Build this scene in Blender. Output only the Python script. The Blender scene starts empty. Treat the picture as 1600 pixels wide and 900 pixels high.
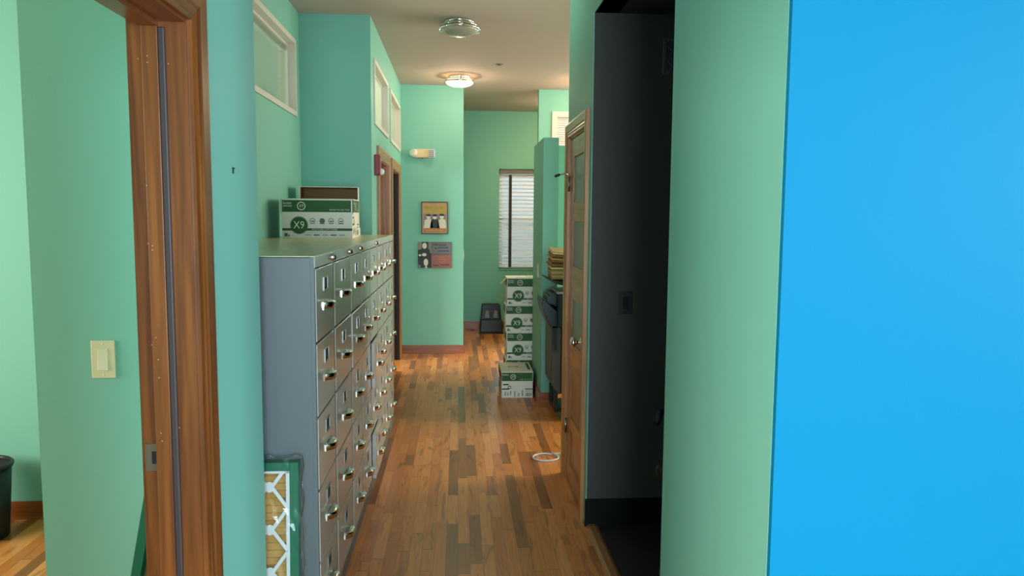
import bpy, bmesh, math, random
from mathutils import Matrix, Vector, Euler
R = math.radians
S = bpy.context.scene
COL = S.collection
random.seed(7)

# ------------------------------------------------------------------ camera
cam_d = bpy.data.cameras.new('camera'); cam = bpy.data.objects.new('camera', cam_d); COL.objects.link(cam)
cam_d.sensor_width = 36.0; cam_d.lens = 1180.0 / 1600.0 * 36.0; cam_d.clip_start = 0.05
EYE = 1.59
cam.matrix_world = Matrix(((0.997471459, -0.000627106, -0.071065433, 0.0),
                           (-0.070696227, 0.093420014, -0.993113661, 0.0),
                           (0.007261721, 0.995626591, 0.093139464, EYE),
                           (0, 0, 0, 1)))
S.camera = cam

# ------------------------------------------------------------------ view, world, big lights
vs = S.view_settings
vs.view_transform = 'Standard'; vs.look = 'None'; vs.gamma = 1.0; vs.use_curve_mapping = False
vs.exposure = 0.0
w = bpy.data.worlds.new('world'); S.world = w; w.use_nodes = True
bg = w.node_tree.nodes['Background']; bg.inputs[0].default_value = (0.62, 0.82, 1.0, 1); bg.inputs[1].default_value = 0.8


def area(name, loc, target, sx, sy, power, col):
    d = bpy.data.lights.new(name, 'AREA'); d.shape = 'RECTANGLE'; d.size = sx; d.size_y = sy
    d.energy = power; d.color = col
    o = bpy.data.objects.new(name, d); COL.objects.link(o)
    o.location = loc
    o.rotation_euler = (Vector(target) - Vector(loc)).to_track_quat('-Z', 'Y').to_euler()
    return o


COOL = (0.50, 0.80, 1.0)
area('daylight_rear_window', (1.2, -4.0, 3.1), (1.0, -1.2, 0.9), 4.4, 2.2, 430, COOL)
area('added_pier_fill', (4.7, -1.7, 2.2), (-.6, 2.2, 1.2), 2.2, 1.6, 510, (0.58, 0.82, 1.0))  # unseen light added at the right to brighten the near left pier
ld0 = area('added_corridor_fill', (0.32, -2.44, 1.55), (0.05, 6.0, 1.35), 1.1, 2.0, 58, (0.66, 0.88, 1.0)); ld0.data.spread = R(95)  # added fill down the corridor for the faces turned to the camera
area('added_office_fill', (-4.6, 1.9, 1.8), (-1.6, 2.9, 1.3), 2.2, 1.5, 160, (1.0, 0.95, 0.80))  # added fill for the left office, its source unseen
area('added_transom_room_light', (-4.6, 6.0, 1.7), (-1.2, 5.6, 1.9), 2.6, 1.5, 420, (0.95, 1.0, 0.86))  # light added in the hidden room so the transom glows
area('daylight_hall_window', (1.05, 11.6, 1.9), (0.6, 9.0, 0.6), 1.4, 1.6, 50, (0.85, 0.93, 1.0))
area('added_niche_fill', (4.4, 5.7, 2.3), (0.0, 5.5, 1.3), 1.7, 1.6, 180, (1.0, 0.93, 0.74))  # unseen fill added past the niche, lifts corridor wall, cabinets and ceiling
area('added_side_fill', (3.6, 7.9, 2.5), (0.5, 8.1, 1.6), 1.4, 1.0, 70, (1.0, 0.93, 0.80))  # extra fill for the hall, added at the unseen right side

# ------------------------------------------------------------------ materials
MATS = {}


def new_mat(name):
    m = bpy.data.materials.new(name); m.use_nodes = True
    nt = m.node_tree
    return m, nt, nt.nodes['Principled BSDF']


def lin(c):
    return tuple(((v / 255.0) / 12.92 if v / 255.0 <= 0.04045 else ((v / 255.0 + 0.055) / 1.055) ** 2.4) for v in c) + (1.0,)


def plain(name, rgb, rough=0.5, metal=0.0, spec=0.5, emit=None, estr=0.0, bump=0.0, bscale=200.0, noise=0.0, nscale=6.0, coat=0.0, trans=0.0):
    if name in MATS: return MATS[name]
    m, nt, b = new_mat(name)
    b.inputs['Base Color'].default_value = lin(rgb)
    b.inputs['Roughness'].default_value = rough
    b.inputs['Metallic'].default_value = metal
    b.inputs['Specular IOR Level'].default_value = spec
    b.inputs['Coat Weight'].default_value = coat
    b.inputs['Transmission Weight'].default_value = trans
    if emit:
        b.inputs['Emission Color'].default_value = lin(emit); b.inputs['Emission Strength'].default_value = estr
    if bump or noise:
        tc = nt.nodes.new('ShaderNodeTexCoord')
    if bump:
        n = nt.nodes.new('ShaderNodeTexNoise'); n.inputs['Scale'].default_value = bscale
        bp = nt.nodes.new('ShaderNodeBump'); bp.inputs['Strength'].default_value = bump; bp.inputs['Distance'].default_value = 0.004
        nt.links.new(tc.outputs['Object'], n.inputs['Vector'])
        nt.links.new(n.outputs['Fac'], bp.inputs['Height']); nt.links.new(bp.outputs['Normal'], b.inputs['Normal'])
    if noise:
        n2 = nt.nodes.new('ShaderNodeTexNoise'); n2.inputs['Scale'].default_value = nscale; n2.inputs['Detail'].default_value = 4
        nt.links.new(tc.outputs['Object'], n2.inputs['Vector'])
        mr = nt.nodes.new('ShaderNodeMapRange'); mr.inputs[3].default_value = 1 - noise; mr.inputs[4].default_value = 1 + noise
        nt.links.new(n2.outputs['Fac'], mr.inputs[0])
        mx = nt.nodes.new('ShaderNodeVectorMath'); mx.operation = 'SCALE'; mx.inputs[0].default_value = lin(rgb)[:3]
        nt.links.new(mr.outputs[0], mx.inputs['Scale']); nt.links.new(mx.outputs[0], b.inputs['Base Color'])
    MATS[name] = m
    return m


def wood(name, c1, c2, axis, rough=0.35, coat=0.2):
    """stained timber, the grain running along one axis"""
    if name in MATS: return MATS[name]
    m, nt, b = new_mat(name); N = nt.nodes.new; L = nt.links.new
    tc = N('ShaderNodeTexCoord'); mp = N('ShaderNodeMapping')
    sc = [34.0, 34.0, 34.0]; sc['XYZ'.index(axis)] = 1.6
    mp.inputs['Scale'].default_value = sc
    L(tc.outputs['Object'], mp.inputs['Vector'])
    n = N('ShaderNodeTexNoise'); n.inputs['Scale'].default_value = 1.0; n.inputs['Detail'].default_value = 6; n.inputs['Distortion'].default_value = 0.7
    L(mp.outputs['Vector'], n.inputs['Vector'])
    mp2 = N('ShaderNodeMapping'); sc2 = [9.0, 9.0, 9.0]; sc2['XYZ'.index(axis)] = 1.1; mp2.inputs['Scale'].default_value = sc2
    L(tc.outputs['Object'], mp2.inputs['Vector'])
    v = N('ShaderNodeTexVoronoi'); v.inputs['Scale'].default_value = 1.0
    L(mp2.outputs['Vector'], v.inputs['Vector'])
    kn = N('ShaderNodeMapRange'); kn.inputs[1].default_value = 0.03; kn.inputs[2].default_value = 0.16; kn.inputs[3].default_value = 0.45; kn.inputs[4].default_value = 1.0
    L(v.outputs['Distance'], kn.inputs[0])
    cr = N('ShaderNodeValToRGB'); cr.color_ramp.elements[0].color = lin(c1); cr.color_ramp.elements[1].color = lin(c2)
    cr.color_ramp.elements[0].position = 0.32; cr.color_ramp.elements[1].position = 0.68
    L(n.outputs['Fac'], cr.inputs['Fac'])
    mx = N('ShaderNodeVectorMath'); mx.operation = 'SCALE'
    L(cr.outputs['Color'], mx.inputs[0]); L(kn.outputs[0], mx.inputs['Scale']); L(mx.outputs[0], b.inputs['Base Color'])
    b.inputs['Roughness'].default_value = rough; b.inputs['Coat Weight'].default_value = coat; b.inputs['Coat Roughness'].default_value = 0.25
    MATS[name] = m
    return m


def floor_mat():
    m, nt, b = new_mat('hickory_floorboards'); N = nt.nodes.new; L = nt.links.new

    def mth(op, a, c=None, d=None):
        n = N('ShaderNodeMath'); n.operation = op
        for i, v in enumerate((a, c, d)):
            if v is None: continue
            if isinstance(v, (int, float)): n.inputs[i].default_value = v
            else: L(v, n.inputs[i])
        return n.outputs[0]
    tc = N('ShaderNodeTexCoord'); sp = N('ShaderNodeSeparateXYZ'); L(tc.outputs['Object'], sp.inputs[0])
    x, y = sp.outputs[0], sp.outputs[1]
    u = mth('DIVIDE', x, 0.0575); row = mth('FLOOR', u)
    wn = N('ShaderNodeTexWhiteNoise'); wn.noise_dimensions = '1D'; L(row, wn.inputs['W'])
    yo = mth('ADD', y, mth('MULTIPLY', wn.outputs['Value'], 7.3))
    # two plank lengths mixed inside a row
    v = mth('DIVIDE', yo, 1.25)
    wob = N('ShaderNodeTexWhiteNoise'); wob.noise_dimensions = '2D'
    cb0 = N('ShaderNodeCombineXYZ'); L(row, cb0.inputs[0]); L(mth('FLOOR', v), cb0.inputs[1]); L(cb0.outputs[0], wob.inputs['Vector'])
    fr = mth('FRACT', v)
    cut = mth('MULTIPLY_ADD', wob.outputs['Value'], 0.7, 0.25)
    sub = mth('GREATER_THAN', fr, cut)
    pid = mth('ADD', mth('MULTIPLY', mth('FLOOR', v), 2.0), sub)
    cb = N('ShaderNodeCombineXYZ'); L(row, cb.inputs[0]); L(pid, cb.inputs[1])
    pn = N('ShaderNodeTexWhiteNoise'); pn.noise_dimensions = '2D'; L(cb.outputs[0], pn.inputs['Vector'])
    cr = N('ShaderNodeValToRGB'); e = cr.color_ramp.elements
    e[0].position = 0.0; e[0].color = lin((138, 84, 44))
    e[1].position = 1.0; e[1].color = lin((226, 150, 82))
    for p, c in ((0.15, (162, 98, 52)), (0.22, (198, 118, 60)), (0.5, (212, 130, 64)), (0.75, (218, 140, 76))):
        k = e.new(p); k.color = lin(c)
    L(pn.outputs['Value'], cr.inputs['Fac'])
    # grain, different in each plank
    gv = N('ShaderNodeCombineXYZ'); L(mth('MULTIPLY', x, 60.0), gv.inputs[0]); L(mth('MULTIPLY', y, 3.0), gv.inputs[1]); L(mth('MULTIPLY', pn.outputs['Value'], 60.0), gv.inputs[2])
    g = N('ShaderNodeTexNoise'); g.inputs['Scale'].default_value = 1.0; g.inputs['Detail'].default_value = 5; g.inputs['Distortion'].default_value = 1.2; L(gv.outputs[0], g.inputs['Vector'])
    gm = N('ShaderNodeMapRange'); gm.inputs[1].default_value = 0.25; gm.inputs[2].default_value = 0.75; gm.inputs[3].default_value = 0.80; gm.inputs[4].default_value = 1.14; L(g.outputs['Fac'], gm.inputs[0])
    # big figure: dark heartwood patches on some boards
    fv = N('ShaderNodeCombineXYZ'); L(mth('MULTIPLY', x, 14.0), fv.inputs[0]); L(mth('MULTIPLY', y, 2.2), fv.inputs[1]); L(mth('MULTIPLY', pn.outputs['Value'], 90.0), fv.inputs[2])
    f = N('ShaderNodeTexNoise'); f.inputs['Scale'].default_value = 1.0; f.inputs['Detail'].default_value = 3; f.inputs['Distortion'].default_value = 1.6; L(fv.outputs[0], f.inputs['Vector'])
    fm = N('ShaderNodeMapRange'); fm.inputs[1].default_value = 0.57; fm.inputs[2].default_value = 0.67; fm.inputs[3].default_value = 1.0; fm.inputs[4].default_value = 0.60; L(f.outputs['Fac'], fm.inputs[0])
    # seams
    fu = mth('FRACT', u)
    s1 = mth('LESS_THAN', fu, 0.022)
    s2 = mth('LESS_THAN', fr, 0.004)
    s3 = mth('LESS_THAN', mth('ABSOLUTE', mth('SUBTRACT', fr, cut)), 0.002)
    seam = mth('MAXIMUM', s1, mth('MAXIMUM', s2, s3))
    sf = mth('MULTIPLY_ADD', seam, -0.55, 1.0)
    tot = mth('MULTIPLY', mth('MULTIPLY', gm.outputs[0], fm.outputs[0]), sf)
    mx = N('ShaderNodeVectorMath'); mx.operation = 'SCALE'; L(cr.outputs['Color'], mx.inputs[0]); L(tot, mx.inputs['Scale'])
    L(mx.outputs[0], b.inputs['Base Color'])
    rg = mth('MULTIPLY_ADD', g.outputs['Fac'], 0.12, 0.24)
    L(rg, b.inputs['Roughness'])
    bp = N('ShaderNodeBump'); bp.inputs['Strength'].default_value = 0.25; bp.inputs['Distance'].default_value = 0.001
    L(mth('MULTIPLY_ADD', seam, -1.0, mth('MULTIPLY', f.outputs['Fac'], 0.5)), bp.inputs['Height']); L(bp.outputs['Normal'], b.inputs['Normal'])
    return m


TEAL = plain('teal_wall_paint', (130, 192, 174), 0.55, spec=0.25, bump=0.05, bscale=160)
BLUE = plain('bright_blue_wall_paint', (0, 118, 158), 0.5, spec=0.12, bump=0.04, bscale=160)
CHAR = plain('charcoal_wall_paint', (68, 63, 60), 0.6, spec=0.3, bump=0.35, bscale=110)
CEIL = plain('ceiling_paint', (198, 178, 168), 0.8, spec=0.2, bump=0.05, bscale=120)
FLOOR = floor_mat()
WZ = wood('stained_pine_upright', (90, 43, 14), (138, 78, 30), 'Z')
WX = wood('stained_pine_across', (90, 43, 14), (138, 78, 30), 'X')
WY = wood('stained_pine_along', (90, 43, 14), (138, 78, 30), 'Y')
DZ = wood('oak_door_upright', (150, 92, 44), (192, 128, 70), 'Z')
DY = wood('oak_door_across', (150, 92, 44), (192, 128, 70), 'Y')
BASEX = wood('skirting_across', (128, 62, 24), (168, 92, 40), 'X')
BASEY = wood('skirting_along', (128, 62, 24), (168, 92, 40), 'Y')
DARKW = wood('dark_jamb', (20, 11, 9), (34, 20, 15), 'Z', .6, 0)
TRIMW = plain('window_trim_paint', (214, 206, 196), 0.5)


def sheet_glass(name, rgb, body, gloss, rough):
    """thin pane: what lies behind shows through (body = None) or scatters through it"""
    m, nt, b = new_mat(name); N = nt.nodes.new; L = nt.links.new
    out = nt.nodes['Material Output']; nt.nodes.remove(b)
    tr = N('ShaderNodeBsdfTransparent' if body is None else 'ShaderNodeBsdfTranslucent'); tr.inputs['Color'].default_value = lin(rgb)
    if body is not None:
        df = N('ShaderNodeBsdfDiffuse'); df.inputs['Color'].default_value = lin(rgb); mx0 = N('ShaderNodeMixShader'); mx0.inputs[0].default_value = body
        L(tr.outputs[0], mx0.inputs[1]); L(df.outputs[0], mx0.inputs[2]); tr = mx0
    gl = N('ShaderNodeBsdfGlossy'); gl.inputs['Roughness'].default_value = rough
    fr = N('ShaderNodeFresnel'); fr.inputs['IOR'].default_value = 1.45
    sc = N('ShaderNodeMath'); sc.operation = 'MULTIPLY'; sc.inputs[1].default_value = gloss; L(fr.outputs[0], sc.inputs[0])
    mx = N('ShaderNodeMixShader'); L(sc.outputs[0], mx.inputs[0]); L(tr.outputs[0], mx.inputs[1]); L(gl.outputs[0], mx.inputs[2]); L(mx.outputs[0], out.inputs['Surface'])
    return m


FROST = sheet_glass('frosted_glass', (214, 222, 206), .35, .5, .25)
CLEAR = sheet_glass('clear_glass', (240, 248, 244), None, .7, .03)
STEEL = plain('grey_cabinet_enamel', (100, 106, 108), 0.38, spec=0.6, bump=0.02, bscale=400)
STEELF = plain('reflection_tinted_drawer_enamel', (184, 176, 166), 0.27, spec=0.9, coat=0.35)  # cabinet grey made lighter and browner, the floor's reflection put into the colour
STEELT = plain('reflection_tinted_cabinet_top', (228, 216, 172), 0.22, spec=0.6)  # warm light reflected from transom and recess wall put into the top's colour
CHROME = plain('chrome', (225, 222, 215), 0.13, metal=1.0)
HOLD = plain('label_holder_metal', (168, 166, 160), 0.42, metal=0.9)
NICKEL = plain('brushed_nickel', (150, 146, 138), 0.28, metal=1.0)
BLACK = plain('black_plastic', (16, 16, 18), 0.45)
GAP = plain('dark_gap', (12, 12, 13), 0.8)
CARTON = plain('carton_white_board', (238, 230, 214), 0.6, noise=0.03)
GREEN = plain('carton_green_ink', (26, 86, 10), 0.55)
GREY_INK = plain('carton_grey_ink', (92, 100, 92), 0.6)
PALE_INK = plain('carton_pale_ink', (168, 176, 164), 0.6)
KRAFT = plain('kraft_board', (150, 112, 74), 0.8, noise=0.08, nscale=20)
IVORY = plain('ivory_plastic', (228, 216, 176), 0.4)
WHITEP = plain('white_plastic', (226, 222, 210), 0.4)


# ------------------------------------------------------------------ mesh helper
class MB:
    def __init__(self):
        self.bm = bmesh.new(); self.mats = []

    def mi(self, m):
        if m not in self.mats: self.mats.append(m)
        return self.mats.index(m)

    def _add(self, other, mat, mtx=None):
        k = self.mi(mat) if mat is not None else 0
        if mtx is not None: bmesh.ops.transform(other, matrix=mtx, verts=other.verts)
        vm = {}
        for v in other.verts: vm[v] = self.bm.verts.new(v.co)
        for f in other.faces:
            try:
                nf = self.bm.faces.new([vm[v] for v in f.verts]); nf.material_index = k; nf.smooth = f.smooth
            except ValueError: pass
        other.free()
        return self

    def box(self, lo, hi, mat, bevel=0.0, mtx=None, seg=2):
        b = bmesh.new(); bmesh.ops.create_cube(b, size=1.0)
        for v in b.verts:
            v.co = Vector([(lo[i] + hi[i]) / 2 + v.co[i] * (hi[i] - lo[i]) for i in range(3)])
        if bevel:
            r = bmesh.ops.bevel(b, geom=b.edges[:], offset=bevel, segments=seg, profile=0.5, affect='EDGES')
        return self._add(b, mat, mtx)

    def prism(self, pts, axis, a0, a1, mat, bevel=0.0, mtx=None):
        """polygon in the two other axes (in order), extruded along axis"""
        b = bmesh.new(); ax = 'XYZ'.index(axis); oth = [i for i in range(3) if i != ax]

        def mk(p, a):
            c = [0, 0, 0]; c[oth[0]] = p[0]; c[oth[1]] = p[1]; c[ax] = a
            return b.verts.new(c)
        A = [mk(p, a0) for p in pts]; B = [mk(p, a1) for p in pts]
        b.faces.new(A); b.faces.new(B[::-1]); n = len(pts)
        for i in range(n): b.faces.new((A[i], B[i], B[(i + 1) % n], A[(i + 1) % n]))
        bmesh.ops.recalc_face_normals(b, faces=b.faces)
        if bevel: bmesh.ops.bevel(b, geom=b.edges[:], offset=bevel, segments=2, profile=0.5, affect='EDGES')
        return self._add(b, mat, mtx)

    def lathe(self, prof, mat, seg=32, mtx=None, smooth=True):
        """profile of (r, z) spun round Z"""
        b = bmesh.new(); rings = []
        for r, z in prof:
            if r < 1e-6: rings.append([b.verts.new((0, 0, z))])
            else: rings.append([b.verts.new((r * math.cos(2 * math.pi * i / seg), r * math.sin(2 * math.pi * i / seg), z)) for i in range(seg)])
        for q in range(len(rings) - 1):
            p, n = rings[q], rings[q + 1]
            for i in range(seg):
                j = (i + 1) % seg
                if len(p) == 1 and len(n) == 1: continue
                if len(p) == 1: f = b.faces.new((p[0], n[i], n[j]))
                elif len(n) == 1: f = b.faces.new((p[i], p[j], n[0]))
                else: f = b.faces.new((p[i], p[j], n[j], n[i]))
                f.smooth = smooth
        bmesh.ops.recalc_face_normals(b, faces=b.faces)
        return self._add(b, mat, mtx)

    def tube(self, pts, r, mat, seg=10, mtx=None, closed=False):
        b = bmesh.new(); P = [Vector(p) for p in pts]; n = len(P); rings = []
        up = Vector((0, 0, 1))
        for i in range(n):
            t = (P[min(i + 1, n - 1)] - P[max(i - 1, 0)]).normalized()
            s = t.cross(up)
            if s.length < 1e-3: s = t.cross(Vector((1, 0, 0)))
            s.normalize(); q = s.cross(t).normalized()
            rr = r[i] if isinstance(r, (list, tuple)) else r
            rings.append([b.verts.new(P[i] + (s * math.cos(2 * math.pi * k / seg) + q * math.sin(2 * math.pi * k / seg)) * rr) for k in range(seg)])
        for i in range(n - 1):
            for k in range(seg):
                f = b.faces.new((rings[i][k], rings[i][(k + 1) % seg], rings[i + 1][(k + 1) % seg], rings[i + 1][k])); f.smooth = True
        b.faces.new(rings[0][::-1]); b.faces.new(rings[-1])
        bmesh.ops.recalc_face_normals(b, faces=b.faces)
        return self._add(b, mat, mtx)

    def poly(self, pts, mat, mtx=None):
        b = bmesh.new(); b.faces.new([b.verts.new(p) for p in pts])
        return self._add(b, mat, mtx)

    def disc(self, c, rx, ry, mat, mtx, seg=24, r_in=0.0, d=0.0):
        """flat disc or ring in the local XZ plane (facing -Y), at y = -d"""
        b = bmesh.new(); o = [];
        for i in range(seg):
            a = 2 * math.pi * i / seg
            o.append(b.verts.new((c[0] + rx * math.cos(a), -d, c[1] + ry * math.sin(a))))
        if r_in:
            q = [b.verts.new((c[0] + (v.co.x - c[0]) * r_in, -d, c[1] + (v.co.z - c[1]) * r_in)) for v in o]
            for i in range(seg): b.faces.new((o[i], o[(i + 1) % seg], q[(i + 1) % seg], q[i]))
        else: b.faces.new(o)
        return self._add(b, mat, mtx)

    def rect(self, x0, z0, x1, z1, mat, mtx, d=0.0):
        """flat printed patch in the local XZ plane, facing -Y, raised by d"""
        return self.poly([(x0, -d, z0), (x1, -d, z0), (x1, -d, z1), (x0, -d, z1)], mat, mtx)

    def text(self, s, x, z, size, mat, mtx, d=0.0, align='LEFT', xs=1.0):
        cu = bpy.data.curves.new('t', 'FONT'); cu.body = s; cu.size = size; cu.align_x = align; cu.align_y = 'CENTER'; cu.resolution_u = 2
        o = bpy.data.objects.new('t', cu); COL.objects.link(o)
        dg = bpy.context.evaluated_depsgraph_get(); dg.update()
        me = bpy.data.meshes.new_from_object(o.evaluated_get(dg))
        b = bmesh.new(); b.from_mesh(me)
        m = Matrix.Translation((x, -d, z)) @ Matrix.Rotation(R(90), 4, 'X') @ Matrix.Diagonal((xs, 1, 1, 1))
        bmesh.ops.transform(b, matrix=m, verts=b.verts)
        bpy.data.objects.remove(o); bpy.data.curves.remove(cu); bpy.data.meshes.remove(me)
        return self._add(b, mat, mtx)

    def build(self, name, parent=None, loc=None, rot=None, smooth=False):
        me = bpy.data.meshes.new(name)
        if smooth:
            for f in self.bm.faces: f.smooth = True
        self.bm.to_mesh(me); self.bm.free()
        for m in self.mats: me.materials.append(m)
        o = bpy.data.objects.new(name, me); COL.objects.link(o)
        if parent: o.parent = parent
        if loc: o.location = loc
        if rot: o.rotation_euler = rot
        return o


def tag(o, label, cat, group=None, kind=None):
    o['label'] = label; o['category'] = cat
    if group: o['group'] = group
    if kind: o['kind'] = kind
    return o


def thing(name, label, cat, loc=(0, 0, 0), rz=0.0, group=None):
    o = bpy.data.objects.new(name, None); COL.objects.link(o); o.empty_display_size = 0.1
    o.location = loc; o.rotation_euler = (0, 0, rz)
    return tag(o, label, cat, group)


def dup(root, loc, rz=0.0, label=None):
    r = root.copy(); COL.objects.link(r); r.location = loc; r.rotation_euler = (0, 0, rz)
    if label: r['label'] = label
    for ch in list(root.children):
        c = ch.copy(); COL.objects.link(c); c.parent = r
        for g in list(ch.children):
            d = g.copy(); COL.objects.link(d); d.parent = c
    return r


def struct(o, label=None):
    o['kind'] = 'structure'
    if label: o['label'] = label; o['category'] = o.name.split('_')[0]
    return o


CZ = 3.07                                                   # ceiling height
# key planes of the place
LX = -0.65; RX = 0.66; JY = 1.915; CORN = 2.52; RECX = -1.17; BLK = 5.80; ENDY = 8.75; BACKY = 10.75

# ------------------------------------------------------------------ floor and ceiling
struct(MB().box((-4.3, -2.6, -0.1), (3.8, 11.0, 0.0), FLOOR).build('floor'), 'hardwood plank floor of mixed tan and brown boards')
struct(MB().box((-4.3, -2.6, CZ), (3.8, 11.0, CZ + 0.1), CEIL).build('ceiling'), 'plain off-white painted ceiling')


def wall(name, boxes, mat=TEAL, label=None):
    m = MB()
    for lo, hi in boxes: m.box(lo, hi, mat)
    return struct(m.build(name), label)


# corridor wall on the left with the near door opening (Y 1.05 .. JY), the pier, then the deep recess
DH = 2.06
wall('wall_left_near', [((LX - .13, -2.5, 0), (LX, 1.05, CZ)), ((LX - .13, 1.05, DH + .02), (LX, JY + .02, CZ)),
                        ((LX - .13, JY + .02, 0), (LX, CORN, CZ))], label='teal corridor wall beside the near wooden door frame')
wall('wall_left_switch', [((RECX - .133, 2.40, 0), (LX - .13, CORN, CZ))], label='green wall behind the door frame with the ivory light switch')
# recess wall with the transom window
W1 = (4.45, 5.64, 2.30, 2.84)
wall('wall_left_recess', [((RECX - .13, CORN, 0), (RECX, BLK, W1[2])), ((RECX - .13, CORN, W1[3]), (RECX, BLK, CZ)),
                          ((RECX - .13, CORN, W1[2]), (RECX, W1[0], W1[3])), ((RECX - .13, W1[1], W1[2]), (RECX, BLK, W1[3]))],
     label='green recess wall above the filing cabinets')
wall('wall_left_return', [((RECX - .13, BLK, 0), (LX - .13, BLK + .13, CZ))], label='teal wall facing the camera past the filing cabinets')
# far corridor wall: two transoms over two doorways
T1 = (5.98, 7.10, 2.30, 2.80); T2 = (7.36, 8.60, 2.30, 2.80)
D1 = (6.24, 7.10); D2 = (7.50, 8.38)
seg = []
ys = [BLK, D1[0], D1[1], D2[0], D2[1], ENDY]
for i, (a, b_) in enumerate(zip(ys[:-1], ys[1:])):
    seg.append(((LX - .13, a, DH if i in (1, 3) else 0), (LX, b_, 2.30)))
ys = [BLK, T1[0], T1[1], T2[0], T2[1], ENDY]
for i, (a, b_) in enumerate(zip(ys[:-1], ys[1:])):
    if i not in (1, 3): seg.append(((LX - .13, a, 2.30), (LX, b_, 2.80)))
seg.append(((LX - .13, BLK, 2.80), (LX, ENDY, CZ)))
wall('wall_left_far', seg, label='green corridor wall with two doorways and transom windows')
wall('wall_end', [((LX - .13, ENDY, 0), (0.06, ENDY + .13, CZ)), ((-.07, ENDY + .13, 0), (0.06, BACKY, CZ))], label='green end wall that carries the two posters')
# back wall with its window
WB = (0.576, 1.45, 0.86, 2.27)
wall('wall_back', [((-4.3, BACKY, 0), (WB[0], BACKY + .18, CZ)), ((WB[1], BACKY, 0), (3.8, BACKY + .18, CZ)),
                   ((WB[0], BACKY, 0), (WB[1], BACKY + .18, WB[2])), ((WB[0], BACKY, WB[3]), (WB[1], BACKY + .18, CZ))], label='green wall at the far end with the blind')
# wall stub at the right with the high window
WS = (1.09, 1.75, 2.16, 2.82)
wall('wall_right_far', [((.935, 8.9, 0), (3.7, 9.02, WS[2])), ((.935, 8.9, WS[3]), (3.7, 9.02, CZ)),
                        ((.935, 8.9, WS[2]), (WS[0], 9.02, WS[3])), ((WS[1], 8.9, WS[2]), (3.7, 9.02, WS[3]))], label='green wall with high window behind the low partition')
PT = 2.24
wall('wall_partition', [((.695, 6.21, 0), (.82, 7.0, PT))], label='end of the low green partition beside the paper cartons')
wall('wall_niche', [((.82, 6.88, 0), (2.6, 7.0, PT))], label='low green partition wall behind the photocopier')
# wall on the right that holds the narrow door; alcove; near corner
DR = (3.90, 4.49)
wall('wall_right_door', [((RX, 3.75, 0), (RX + .12, DR[0], CZ)), ((RX, DR[0], DH + .02), (RX + .12, DR[1], CZ)), ((RX, DR[1], 0), (RX + .12, 4.57, CZ)),
                         ((RX + .12, 4.45, 0), (3.7, 4.57, CZ))], label='green wall around the narrow panelled door')
wall('wall_right_header', [((RX, 2.335, 2.585), (RX + .12, 3.75, CZ))], label='green header above the dark alcove opening')
wall('wall_right_near', [((RX, 1.515, 0), (RX + .12, 2.335, CZ))], label='sage green wall between the dark alcove and the blue wall')
wall('wall_alcove_far', [((RX + .003, 3.746, 0), (2.6, 3.80, CZ))], CHAR, 'charcoal painted wall inside the alcove')
wall('wall_alcove_near', [((RX + .12, 2.28, 0), (2.6, 2.33, CZ))], CHAR, 'charcoal painted alcove wall on the hidden near side')
wall('wall_alcove_side', [((2.6, 2.28, 0), (2.66, 3.80, CZ))], CHAR, 'charcoal painted wall at the back of the alcove')
struct(MB().box((RX + .005, 2.335, 2.585), (2.6, 3.75, 2.64), plain('black_soffit_paint', (26, 27, 29), 0.8)).build('ceiling_alcove'), 'black soffit of the dark alcove')
wall('wall_right_blue', [((RX + .001, 1.50, 0), (3.7, 1.60, CZ))], BLUE, 'bright blue painted wall at the right')
# outer shell: rear room with its window, left office, hidden sides
RW_ = (-0.6, 3.3, 0.35, 1.95)
wall('wall_rear', [((-4.3, -2.6, 0), (RW_[0], -2.5, CZ)), ((RW_[1], -2.6, 0), (3.8, -2.5, CZ)), ((RW_[0], -2.6, 0), (RW_[1], -2.5, RW_[2])), ((RW_[0], -2.6, RW_[3]), (RW_[1], -2.5, CZ))],
     plain('off_white_wall_paint', (214, 214, 206), 0.6), 'off-white wall behind the camera')
wall('wall_right_outer', [((3.7, -2.5, 0), (3.8, -2.4, CZ)), ((3.7, -2.4, 0), (3.8, -.3, .35)), ((3.7, -2.4, 2.45), (3.8, -.3, CZ)), ((3.7, -.3, 0), (3.8, 4.9, CZ)), ((3.7, 4.9, 0), (3.8, 6.6, 1.0)), ((3.7, 4.9, 2.6), (3.8, 6.6, CZ)), ((3.7, 6.6, 0), (3.8, 7.2, CZ)), ((3.7, 8.7, 0), (3.8, BACKY, CZ)), ((3.7, 7.2, 0), (3.8, 8.7, 1.9)), ((3.7, 7.2, 2.95), (3.8, 8.7, CZ))], label='outer wall on the right')
wall('wall_left_outer', [((-4.3, -2.5, 0), (-4.2, .7, CZ)), ((-4.3, .7, 0), (-4.2, 3.0, .9)), ((-4.3, .7, 2.5), (-4.2, 3.0, CZ)), ((-4.3, 3.0, 0), (-4.2, 4.8, CZ)),
                         ((-4.3, 4.8, 0), (-4.2, 7.2, .9)), ((-4.3, 4.8, 2.5), (-4.2, 7.2, CZ)), ((-4.3, 7.2, 0), (-4.2, BACKY, CZ))], label='outer wall on the left')
wall('wall_office_far', [((-4.2, 4.0, 0), (RECX - .13, 4.12, CZ))], label='light green far wall of the office at the left')
wall('wall_office_rear', [((-4.2, -.1, 0), (LX - .13, 0, CZ))], label='wall behind the office door')


# ------------------------------------------------------------------ skirting
def skirt(name, lo, hi, mat, label=None):
    m = MB(); m.box(lo, (hi[0], hi[1], hi[2] - .012), mat)
    dx = .004 if hi[0] - lo[0] < .03 else 0; dy = .004 if hi[1] - lo[1] < .03 else 0
    m.box((lo[0] + dx, lo[1] + dy, hi[2] - .012), (hi[0] - dx, hi[1] - dy, hi[2]), mat)
    return struct(m.build(name), label)


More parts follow.
